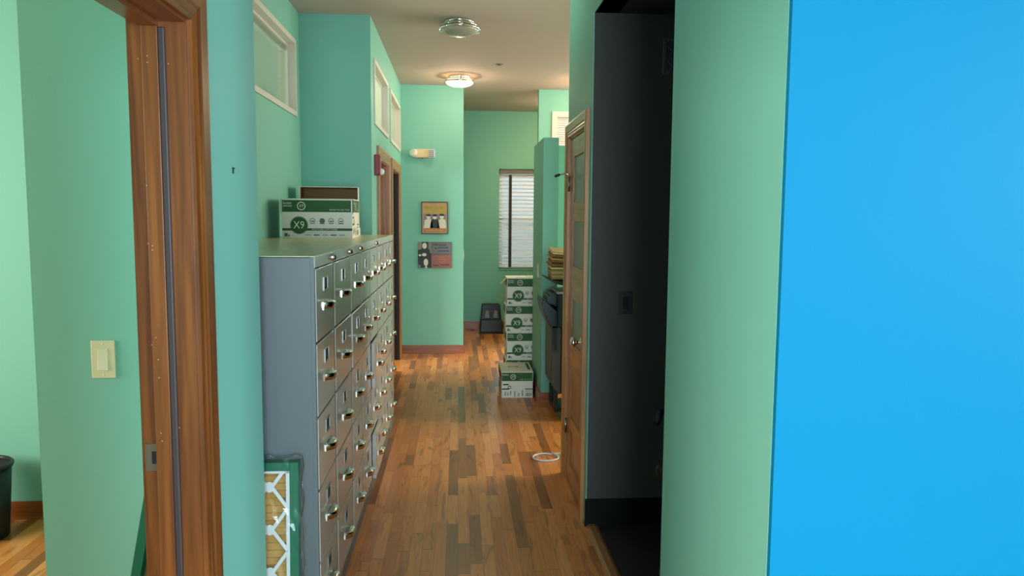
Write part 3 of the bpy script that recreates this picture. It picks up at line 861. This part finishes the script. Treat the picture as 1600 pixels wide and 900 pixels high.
def wrap_mat():
    m, nt, b = new_mat('clear_wrap'); N = nt.nodes.new
    out = nt.nodes['Material Output']; tr = N('ShaderNodeBsdfTransparent'); gl = N('ShaderNodeBsdfGlossy'); gl.inputs['Roughness'].default_value = .12
    mx = N('ShaderNodeMixShader'); fr = N('ShaderNodeLayerWeight'); fr.inputs['Blend'].default_value = .22
    mr = N('ShaderNodeMapRange'); mr.inputs[3].default_value = .03; mr.inputs[4].default_value = .55
    nt.links.new(fr.outputs['Facing'], mr.inputs[0]); nt.links.new(mr.outputs[0], mx.inputs[0]); nt.links.new(tr.outputs[0], mx.inputs[1]); nt.links.new(gl.outputs[0], mx.inputs[2]); nt.links.new(mx.outputs[0], out.inputs['Surface'])
    return m


WRAP = wrap_mat()
fw, fh, ft = .50, .742, .040
af = thing('air_filter', 'shrink-wrapped pleated air filter with green frame, leaning against the nearest filing cabinet', 'air filter', (-.552 - fw / 2, 2.548, 0))
af.rotation_euler = (R(-3.2), 0, 0)
air_filter(af, fw, fh, ft)
b = bmesh.new(); bmesh.ops.create_cube(b, size=1.0); bmesh.ops.subdivide_edges(b, edges=b.edges[:], cuts=26, use_grid_fill=True)
rnd = random.Random(3)
for v in b.verts:
    c = Vector(((v.co.x) * (fw + .012), ft / 2 + v.co.y * (ft + .008), fh / 2 + .004 + v.co.z * (fh + .012)))
    c += Vector((rnd.uniform(-1, 1) * .0035, rnd.uniform(-1, 1) * .0022, rnd.uniform(-.3, 1) * .004 if v.co.z > .49 else 0))
    if v.co.z > .49: c.z += .010 * max(0, math.sin(c.x * 60))
    if v.co.x > .49: c.x += .006 * (1 + math.sin(c.z * 55)) * .6
    v.co = c
m = MB(); m._add(b, WRAP); m.build('plastic_wrap', af)['label'] = 'crinkled clear plastic wrap'

# second green-framed filter seen edge-on past the door frame
lf_ = thing('air_filter', 'dark green framed filter panel leaning edge-on behind the door frame', 'air filter', (-1.0, 2.20, 0.006), R(-90))
lf_.rotation_euler = (R(-11), 0, R(-90))
air_filter(lf_, .36, .90, .026)


# ------------------------------------------------------------------ switches and plates
def switch(label, loc, rz, mat, body):
    s = thing('light_switch', label, 'light switch', loc, rz)
    m = MB(); m.box((-.036, -.006, -.059), (.036, 0, .059), mat, .0025)
    for z in (-.048, .048): m.lathe([(0, .0015), (.003, .001), (.0035, 0)], body, 10, Matrix.Translation((0, -.006, z)) @ Matrix.Rotation(R(90), 4, 'X'))
    m.build('cover_plate', s)
    m = MB(); m.prism([(-.0075, -.033), (-.0115, -.033), (-.0075, 0.004), (-.009, .033), (-.005, .033), (-.005, -.033)], 'X', -.0155, .0155, body, .0008); m.build('rocker', s)
    return s


switch('ivory rocker light switch on the green wall beside the door frame', (-1.098, 2.40, 1.142), 0, IVORY, plain('pale_rocker', (232, 224, 196), .35))
switch('black light switch on the charcoal alcove wall', (.845, 3.75, 1.163), 0, BLACK, plain('black_rocker', (10, 10, 11), .3))
switch('white light switch on the side of the partition above the cartons', (.695, 6.52, 1.13), R(-90), WHITEP, WHITEP)
switch('white light switch round the corner of the end wall', (.06, 8.93, 1.15), R(90), WHITEP, WHITEP)
tag(MB().box((0, -.006, -.012), (.002, .006, .006), plain('torn_mark', (60, 78, 70), .8)).tube([(.002, -.004, -.012), (.003, -.004, .004), (.004, .006, .004)], .0018, plain('wall_hook_metal', (52, 58, 56), .4, metal=.8)).build('picture_hook', None, (LX, 2.255, 1.722)),
    'tiny dark hook on the teal wall right of the door frame', 'hook')

# alcove vent
v = thing('air_vent', 'dark square air vent high on the charcoal alcove wall', 'vent', (1.115, 3.75, 2.385))
m = MB(); DM = plain('dark_vent_metal', (104, 104, 104), .35, metal=.6); a = .112; b_ = .088
for lo, hi in (((-a, -.012, -b_), (-a + .02, 0, b_)), ((a - .02, -.012, -b_), (a, 0, b_)), ((-a + .02, -.012, b_ - .02), (a - .02, 0, b_)), ((-a + .02, -.012, -b_), (a - .02, 0, -b_ + .02))): m.box(lo, hi, DM, .002)
m.build('frame', v)
MB().box((-a + .01, -.002, -b_ + .01), (a - .01, -.0005, b_ - .01), GAP).build('duct_screen', v)
m = MB()
for k in range(5):
    x = -.075 + k * .0375
    m.tube([(x + .012 * math.sin(q * .9 + k * math.pi), -.007, -b_ + .018 + q * (2 * b_ - .036) / 14) for q in range(15)], .0028, DM, 6)
m.build('scroll_grille', v)


# ------------------------------------------------------------------ ceiling lights
def ceiling_light(label, x, y, lit, power=6):
    c = thing('ceiling_light', label, 'ceiling light', (x, y, CZ), R(20), 'round ceiling lights')
    MB().lathe([(0, 0), (.112, 0), (.116, -.004), (.116, -.022), (.110, -.026), (0, -.026)], CHROME, 40).build('pan', c)
    m = MB()
    m.lathe([(.128, -.032), (.136, -.030), (.140, -.036), (.138, -.046), (.130, -.048), (.126, -.040), (.128, -.032)], CHROME, 40)
    m.lathe([(.148, -.056), (.156, -.054), (.160, -.062), (.157, -.072), (.149, -.073), (.146, -.064), (.148, -.056)], CHROME, 40)
    m.build('rings', c)
    gm = plain('lit_glass_bowl_%d' % power, (255, 244, 224), .3, emit=(255, 214, 160), estr=power) if lit else plain('unlit_glass_bowl', (168, 160, 146), .25)
    MB().lathe([(.108, -.026), (.122, -.030), (.144, -.066), (.140, -.080), (.118, -.094), (.080, -.106), (.040, -.112), (0, -.114)], gm, 40).build('glass_bowl', c)
    for k in range(3):
        a = R(120 * k + 15)
        m = MB(); mt = Matrix.Rotation(a, 4, 'Z')
        m.box((.118, -.009, -.076), (.163, .009, -.028), CHROME, .003, mt)
        m.lathe([(0, .02), (.008, .018), (.009, .004), (.005, 0)], CHROME, 12, mt @ Matrix.Translation((.160, 0, -.06)) @ Matrix.Rotation(R(90), 4, 'Y')); m.build('clip', c)
    if lit:
        d = bpy.data.lights.new('bulb', 'POINT'); d.energy = 9; d.color = (1.0, 0.80, 0.58); d.shadow_soft_size = .05
        o = bpy.data.objects.new('bulb', d); COL.objects.link(o); o.parent = c; o.location = (0, 0, -.17)
    return c


ceiling_light('unlit round ceiling light with chrome bands, nearest on the ceiling', .009, 5.90, False)
ceiling_light('glowing round ceiling light just in front of the end wall', .013, 8.15, True)
ceiling_light('lit ceiling light half hidden behind the right wall', 1.385, 8.30, True, 24)
ceiling_light('lit ceiling light hidden round the corner before the far window', 1.45, 9.75, True, 90)
tag(MB().lathe([(0, -.012), (.016, -.012), (.02, -.006), (.036, -.003), (.038, 0), (0, 0)], plain('sprinkler_plate', (120, 112, 102), .5), 24).build('fire_sprinkler', None, (.396, 7.5, CZ)), 'small round sprinkler plate on the ceiling beyond the lights', 'sprinkler')

# ------------------------------------------------------------------ emergency light and fire alarm
e = thing('emergency_light', 'cream twin-head emergency light high on the end wall', 'emergency light', (-.40, ENDY, 2.30))
EM = plain('cream_plastic', (236, 206, 160), .45)
MB().box((-.095, -.055, -.045), (.085, 0, .052), EM, .01).build('body', e)
m = MB(); mt = Matrix.Translation((-.105, -.045, .005)) @ Matrix.Rotation(R(70), 4, 'X') @ Matrix.Rotation(R(-25), 4, 'Y')
m.lathe([(0, .035), (.03, .034), (.042, .03), (.046, .02), (.044, -.01), (.028, -.03), (0, -.034)], WHITEP, 20, mt); m.build('lamp_head', e)
m = MB(); m.box((.068, -.085, -.044), (.135, -.03, .046), WHITEP, .008)
LED = plain('led_lens', (130, 124, 140), .2)
for i in range(4):
    for k in range(4): m.box((.074 + i * .0145, -.088, -.036 + k * .0205), (.085 + i * .0145, -.0845, -.022 + k * .0205), LED)
m.build('lamp_head', e)['label'] = 'head with a grid of small lenses'
MB().lathe([(0, -.012), (.006, -.01), (.008, 0)], plain('red_button', (170, 60, 50), .4), 12, Matrix.Translation((-.005, -.03, -.045))).build('test_button', e)
fa = thing('fire_alarm', 'red fire alarm with clear round strobe beside the first far doorway', 'fire alarm', (LX, 6.03, 1.985))
FR = plain('fire_alarm_red', (140, 22, 34), .4)
MB().box((0, -.058, -.075), (.045, .058, .082), FR, .006).build('body', fa)
m = MB(); m.lathe([(0, .03), (.016, .026), (.025, .012), (.027, 0)], plain('clear_strobe', (222, 220, 214), .12), 18, Matrix.Translation((.045, -.01, -.048)) @ Matrix.Rotation(R(90), 4, 'Y')); m.build('strobe', fa)['label'] = 'pale round strobe lens'
FT = plain('alarm_lettering', (214, 190, 186), .5)
MB().text('FIRE', 0, 0, .03, FT, Matrix.Translation((.0455, 0, .045)) @ Matrix.Rotation(R(90), 4, 'Z'), .0005, 'CENTER').build('lettering', fa)

# ------------------------------------------------------------------ posters on the end wall
def ellip(m, x, z, rx, rz_, mat, d): m.disc((x, z), rx, rz_, mat, None, 20, 0, d)


P_TAN = plain('poster_tan', (190, 150, 96), .5); P_DK = plain('poster_dark', (30, 26, 28), .5); P_GY = plain('poster_grey', (128, 122, 116), .5); P_WH = plain('poster_white', (216, 208, 196), .5)
P_YE = plain('poster_yellow', (244, 220, 60), .5); P_OR = plain('poster_orange', (178, 110, 60), .5); P_FR = plain('poster_frame_wood', (58, 38, 26), .4); P_SL = plain('plaque_slate', (112, 108, 112), .5); P_RD = plain('plaque_brick', (150, 92, 84), .5)
p = thing('framed_poster', 'framed tan poster with yellow title and grey photograph on the end wall', 'poster', (-.270, ENDY, 1.578))
w2, h2 = .153, .186
m = MB()
for lo, hi in (((-w2, -.016, -h2), (-w2 + .012, 0, h2)), ((w2 - .012, -.016, -h2), (w2, 0, h2)), ((-w2 + .012, -.016, h2 - .012), (w2 - .012, 0, h2)), ((-w2 + .012, -.016, -h2), (w2 - .012, 0, -h2 + .012))): m.box(lo, hi, P_FR, .001)
m.build('frame', p)
m = MB(); m.box((-w2 + .01, -.008, -h2 + .01), (w2 - .01, 0, h2 - .01), P_TAN)
I = None
for s, z, c, dd in (('HOWARD, FINE', .112, P_DK, .0085), ('& HOWARD', .070, P_DK, .0085)):
    for ox, oz in ((.0022, -.0022), (-.0022, -.0022), (.0022, .0022), (-.0022, .0022)): m.text(s, ox, z + oz, .041, c, I, dd, 'CENTER', .80 if len(s) > 9 else .95)
    m.text(s, 0, z, .041, P_YE, I, dd + .0008, 'CENTER', .80 if len(s) > 9 else .95)
m.rect(-.04, .142, .02, .148, P_OR, I, .0085)
m.rect(-.128, -.118, .128, .045, P_GY, I, .0085)
for hx, hz, bm_, c in ((-.07, .012, P_WH, P_GY), (.002, .010, P_DK, P_WH), (.082, .016, P_WH, P_GY)):
    m.poly([(hx - .055, -.0092, -.118), (hx + .055, -.0092, -.118), (hx + .040, -.0092, -.022), (hx, -.0092, -.008), (hx - .042, -.0092, -.026)], bm_)
    ellip(m, hx, hz, .024, .028, P_WH, .0098); m.poly([(hx - .027, -.0102, hz + .006), (hx + .027, -.0102, hz + .006), (hx + .02, -.0102, hz + .03), (hx - .02, -.0102, hz + .03)], P_DK)
m.rect(-.128, -.165, .128, -.120, P_OR, I, .0085); m.rect(-.10, -.148, .10, -.140, P_TAN, I, .009)
m.build('print', p)
p = thing('wall_plaque', 'wide plaque with dark photograph and two lettered panels below the poster', 'plaque', (-.268, ENDY, 1.152))
m = MB(); m.box((-.194, -.012, -.150), (-.040, 0, .150), P_DK, .001)
m.rect(-.194, .06, -.15, .150, P_GY, I, .0125); m.rect(-.075, .02, -.040, .150, P_GY, I, .0125)
m.poly([(-.19, -.0130, -.11), (-.045, -.0130, -.11), (-.06, -.0130, .06), (-.115, -.0130, .09), (-.175, -.0130, .06)], P_DK)
ellip(m, -.118, .105, .026, .034, P_WH, .0136); ellip(m, -.122, .002, .026, .018, P_WH, .0136); ellip(m, -.172, -.004, .016, .012, P_WH, .0136); ellip(m, -.103, -.085, .026, .042, P_WH, .0136)
m.poly([(-.118, -.0134, -.15), (-.085, -.0134, -.15), (-.098, -.0134, -.115)], P_WH); m.rect(-.19, -.148, -.165, -.112, P_GY, I, .0136)
m.build('photo_panel', p)
m = MB(); m.box((-.040, -.012, .004), (.194, 0, .150), P_SL, .001)
for lo in ((-.034, .010, .188, .013), (-.034, .141, .188, .144), (-.034, .010, -.031, .144), (.185, .010, .188, .144)): m.rect(*lo, P_DK, I, .0125)
for x0, x1, z in ((-.018, .03, .112), (.04, .13, .105), (.0, .02, .072), (.035, .15, .075), (.04, .16, .038)): m.rect(x0, z, x1, z + .014, P_DK, I, .0125); m.rect(x0 + .004, z + .004, x1 - .012, z + .008, P_SL, I, .0130)
m.build('lettered_panel', p)['label'] = 'grey panel'
m = MB(); m.box((-.040, -.012, -.150), (.194, 0, .002), P_RD, .001)
for x0, x1, z in ((.05, .11, -.03), (.03, .13, -.055), (.05, .12, -.08), (-.02, .04, -.125), (.06, .165, -.118)): m.rect(x0, z, x1, z + .010, P_DK if z < -.1 else P_OR, I, .0125)
m.build('lettered_panel', p)['label'] = 'brick red panel'

# ------------------------------------------------------------------ step stool
st = thing('step_stool', 'black plastic two-step stool in front of the far wall', 'stool', (.455, 10.40, 0))


def frustum(m, b0, b1, z0, z1, mat, yoff0=0, yoff1=0, bevel=.006):
    b = bmesh.new()
    A = [b.verts.new((sx * b0[0], yoff0 + sy * b0[1], z0)) for sx, sy in ((-1, -1), (1, -1), (1, 1), (-1, 1))]
    B = [b.verts.new((sx * b1[0], yoff1 + sy * b1[1], z1)) for sx, sy in ((-1, -1), (1, -1), (1, 1), (-1, 1))]
    b.faces.new(A[::-1]); b.faces.new(B)
    for i in range(4): b.faces.new((A[i], A[(i + 1) % 4], B[(i + 1) % 4], B[i]))
    bmesh.ops.recalc_face_normals(b, faces=b.faces)
    bmesh.ops.bevel(b, geom=b.edges[:], offset=bevel, segments=2, profile=.5, affect='EDGES'); m._add(b, mat)


m = MB(); frustum(m, (.145, .10), (.125, .085), .17, .385, BLACK, .06, .07, .012); m.build('upper_step', st)
m = MB(); frustum(m, (.160, .17), (.145, .15), 0.015, .19, BLACK, 0, 0, .014); m.build('lower_step', st)
m = MB(); TRI = plain('grey_grip_patch', (128, 132, 132), .6)
for sx in (-.055, .062): m.poly([(sx - .034, -.0520, .205), (sx + .034, -.0520, .205), (sx + .011, -.0250 - .002, .345), (sx - .011, -.0270, .345)], TRI)
m.build('side_patches', st, (0, .01, 0))['label'] = 'two pale grey triangles'
m = MB(); m.box((-.15, -.02, 0), (.15, .02, .016), BLACK, .004); m.box((-.175, -.17, 0), (.165, -.12, .016), BLACK, .004); m.box((-.15, .12, 0), (.15, .16, .016), BLACK, .004); m.build('feet', st)

# ------------------------------------------------------------------ copier
NAVY = plain('dark_navy_plastic', (22, 30, 44), .4); DGREY = plain('dark_grey_plastic', (66, 68, 72), .5); MGREY = plain('mid_grey_plastic', (112, 116, 118), .5)
cp = thing('photocopier', 'dark photocopier with side output tray in the niche behind the narrow door', 'photocopier', (.875, 5.72, 0))
MB().box((0, .02, .07), (.56, .47, .75), BLACK, .012).build('cabinet', cp)
MB().box((-.115, .0, .745), (.56, .47, 1.00), NAVY, .012).build('upper_unit', cp)
m = MB(); m.prism([(-.155, .30), (-.10, .22), (-.085, .22), (-.085, .76), (-.155, .76)], 'Y', .02, .42, DGREY, .006); m.build('finisher', cp)['label'] = 'grey finisher housing'
m = MB(); m.prism([(-.084, .22), (-.0, .22), (-.0, .745), (-.084, .745)], 'Y', .03, .42, BLACK, .004); m.build('finisher_inner', cp)
m = MB(); m.prism([(-.232, .925), (-.225, .965), (-.15, .90), (-.112, .87), (-.112, .70), (-.155, .73), (-.205, .83)], 'Y', .02, .40, NAVY, .005); m.build('output_tray', cp)
m = MB(); m.prism([(-.19, .945), (-.185, .99), (-.16, .985), (-.155, 1.01), (-.112, 1.01), (-.112, .90)], 'Y', .06, .36, plain('slate_tray', (52, 66, 72), .45), .004); m.build('upper_tray', cp)
m = MB(); m.prism([(-.150, .745), (-.135, .66), (-.15, .63), (-.120, .56), (-.112, .60), (-.115, .745)], 'Y', .0, .03, BLACK, .002); m.build('latch', cp)
MB().box((-.115, .02, 1.003), (.55, .46, 1.02), plain('pale_grey_platen', (170, 166, 164), .4), .003).build('scanner_platen', cp)
m = MB(); m.prism([(-.19, 1.118), (-.12, 1.080), (.10, 1.035), (.54, 1.030), (.54, 1.045), (.10, 1.055), (-.11, 1.096), (-.188, 1.124)], 'Y', .03, .45, BLACK, .002)
m.build('feeder_tray', cp)
MB().box((-.12, .10, 1.075), (.54, .46, 1.100), BLACK, .006).box((.0, .10, 1.02), (.54, .46, 1.08), BLACK, .006).build('document_feeder', cp)
for x, yy in ((.06, .08), (.50, .08), (.06, .42), (.50, .42)):
    m = MB(); m.lathe([(0, 0), (.02, .004), (.028, .03), (.028, .045), (.01, .05), (.01, .08)], BLACK, 14)
    m.build('caster', cp, (x, yy, 0 if x > -.1 else 0))
MB().box((-.12, .05, .07), (.02, .40, .10), BLACK, .004).box((-.125, .06, .095), (-.095, .10, .23), BLACK).box((-.125, .34, .095), (-.095, .38, .23), BLACK).build('finisher_base', cp)
m = MB(); m.lathe([(0, .006), (.007, .005), (.008, 0)], CHROME, 14, Matrix.Translation((-.015, -.0, .96)) @ Matrix.Rotation(R(90), 4, 'X')); m.build('button', cp)

FOLD = [('manila_folder', (226, 206, 152), 'cream manila folder on top of the pile on the photocopier'), ('file_folder', (150, 84, 44), 'brown file folder just below the cream one'), ('file_folder', (196, 146, 96), 'tan file folder under the top brown one'),
        ('file_folder', (112, 58, 30), 'dark brown file folder in the middle of the pile'), ('file_folder', (160, 92, 50), 'rust brown file folder in the middle of the pile'), ('manila_folder', (220, 196, 138), 'pale manila folder in the middle of the pile'),
        ('paper_bundle', (146, 116, 72), 'thick olive paper bundle at the bottom of the pile')]
z = 1.1095
for k, (nm, c, lb) in enumerate(reversed(FOLD)):
    th = .075 if nm == 'paper_bundle' else (.016 if k < 6 else .02)
    tilt = R(1.0 + k * 1.2)
    mt_ = plain('folder_paper_%d' % k, c, .7)
    m = MB(); n = 5 if nm == 'paper_bundle' else 2
    for q in range(n):
        o = random.uniform(-.004, .004)
        m.box((o, random.uniform(-.004, .004), q * th / n + (.0004 if n > 2 or q == 0 else th * .28)), (.24 + o, .31, (q + 1) * th / n + (0 if n > 2 or q else th * .26) - .0004), mt_ if q % 2 == 0 else plain('folder_sheet', (190, 152, 104), .7))
    f_ = m.build(nm, None, (.728 + k * .001, 5.84 + .004 * (k % 3), z))
    f_.rotation_euler = (R(0.8 * k), R(.9 * k), R(random.uniform(-2, 2)))
    tag(f_, lb, 'folder' if nm != 'paper_bundle' else 'papers', 'pile of folders on the photocopier')
    z += th + .003 + (.0045 if k else 0.002)

# ------------------------------------------------------------------ cord, bin, chair
pts = []
for i in range(41):
    a = 2 * math.pi * i / 40
    pts.append((.60 + .085 * math.cos(a + 1.0) - .02, 4.86 + .075 * math.sin(a + 1.0), .006 + (.007 if i > 36 else 0)))
pts = [(.98, 4.98, .006), (.86, 4.94, .006), (.74, 4.93, .006), (.67, 4.935, .006)] + pts + [(.66, 4.89, .012), (.76, 4.87, .006), (.95, 4.86, .006)]
tag(MB().tube(pts, .006, plain('white_cord', (214, 210, 204), .5), 8).build('power_cord'), 'white cord looped on the floorboards by the narrow door', 'cord')

tb = thing('waste_bin', 'black plastic waste bin in the office at the far left', 'bin', (-2.345, 3.76, 0))
MB().lathe([(0, 0), (.118, 0), (.125, .01), (.148, .36), (.144, .36), (.12, .016), (0, .014)], BLACK, 32).build('bin_body', tb)
MB().lathe([(.143, .352), (.155, .352), (.158, .364), (.150, .372), (.142, .368), (.143, .352)], BLACK, 32).build('rim', tb)

ch = thing('office_chair', 'black office chair mostly hidden inside the dark alcove', 'chair', (1.18, 3.12, 0.004), R(-60))
m = MB(); m.box((-.24, -.23, .44), (.24, .23, .51), BLACK, .03); m.build('seat', ch)
m = MB(); m.prism([(-.20, .60), (-.225, .70), (-.225, .92), (-.18, 1.0), (.18, 1.0), (.225, .92), (.225, .70), (.20, .60)], 'Y', .23, .275, BLACK, .015); m.build('backrest', ch)
m = MB(); m.tube([(0, .12, .45), (0, .27, .47), (0, .30, .60), (0, .28, .78)], .018, BLACK); m.build('back_support', ch)
for s in (-1, 1):
    m = MB(); m.tube([(s * .22, .05, .46), (s * .285, .05, .47), (s * .30, .06, .60), (s * .295, .10, .70), (s * .29, -.02, .715), (s * .29, -.14, .71), (s * .285, -.17, .66)], .016, BLACK); m.build('armrest', ch)
m = MB(); m.tube([(0, 0, .09), (0, 0, .45)], .028, BLACK); m.build('gas_lift', ch)
for k in range(5):
    a = 2 * math.pi * k / 5 + .3
    m = MB(); m.tube([(0, 0, .11), (.14 * math.cos(a), .14 * math.sin(a), .095), (.27 * math.cos(a), .27 * math.sin(a), .075)], [.024, .02, .014], BLACK)
    lg = m.build('leg', ch)
    m = MB(); m.tube([(-.012, 0, .027), (.012, 0, .027)], .027, BLACK, 14, Matrix.Translation((.27 * math.cos(a), .27 * math.sin(a), 0))); m.tube([(.27 * math.cos(a), .27 * math.sin(a), .05), (.27 * math.cos(a), .27 * math.sin(a), .08)], .008, BLACK); m.build('caster', lg)
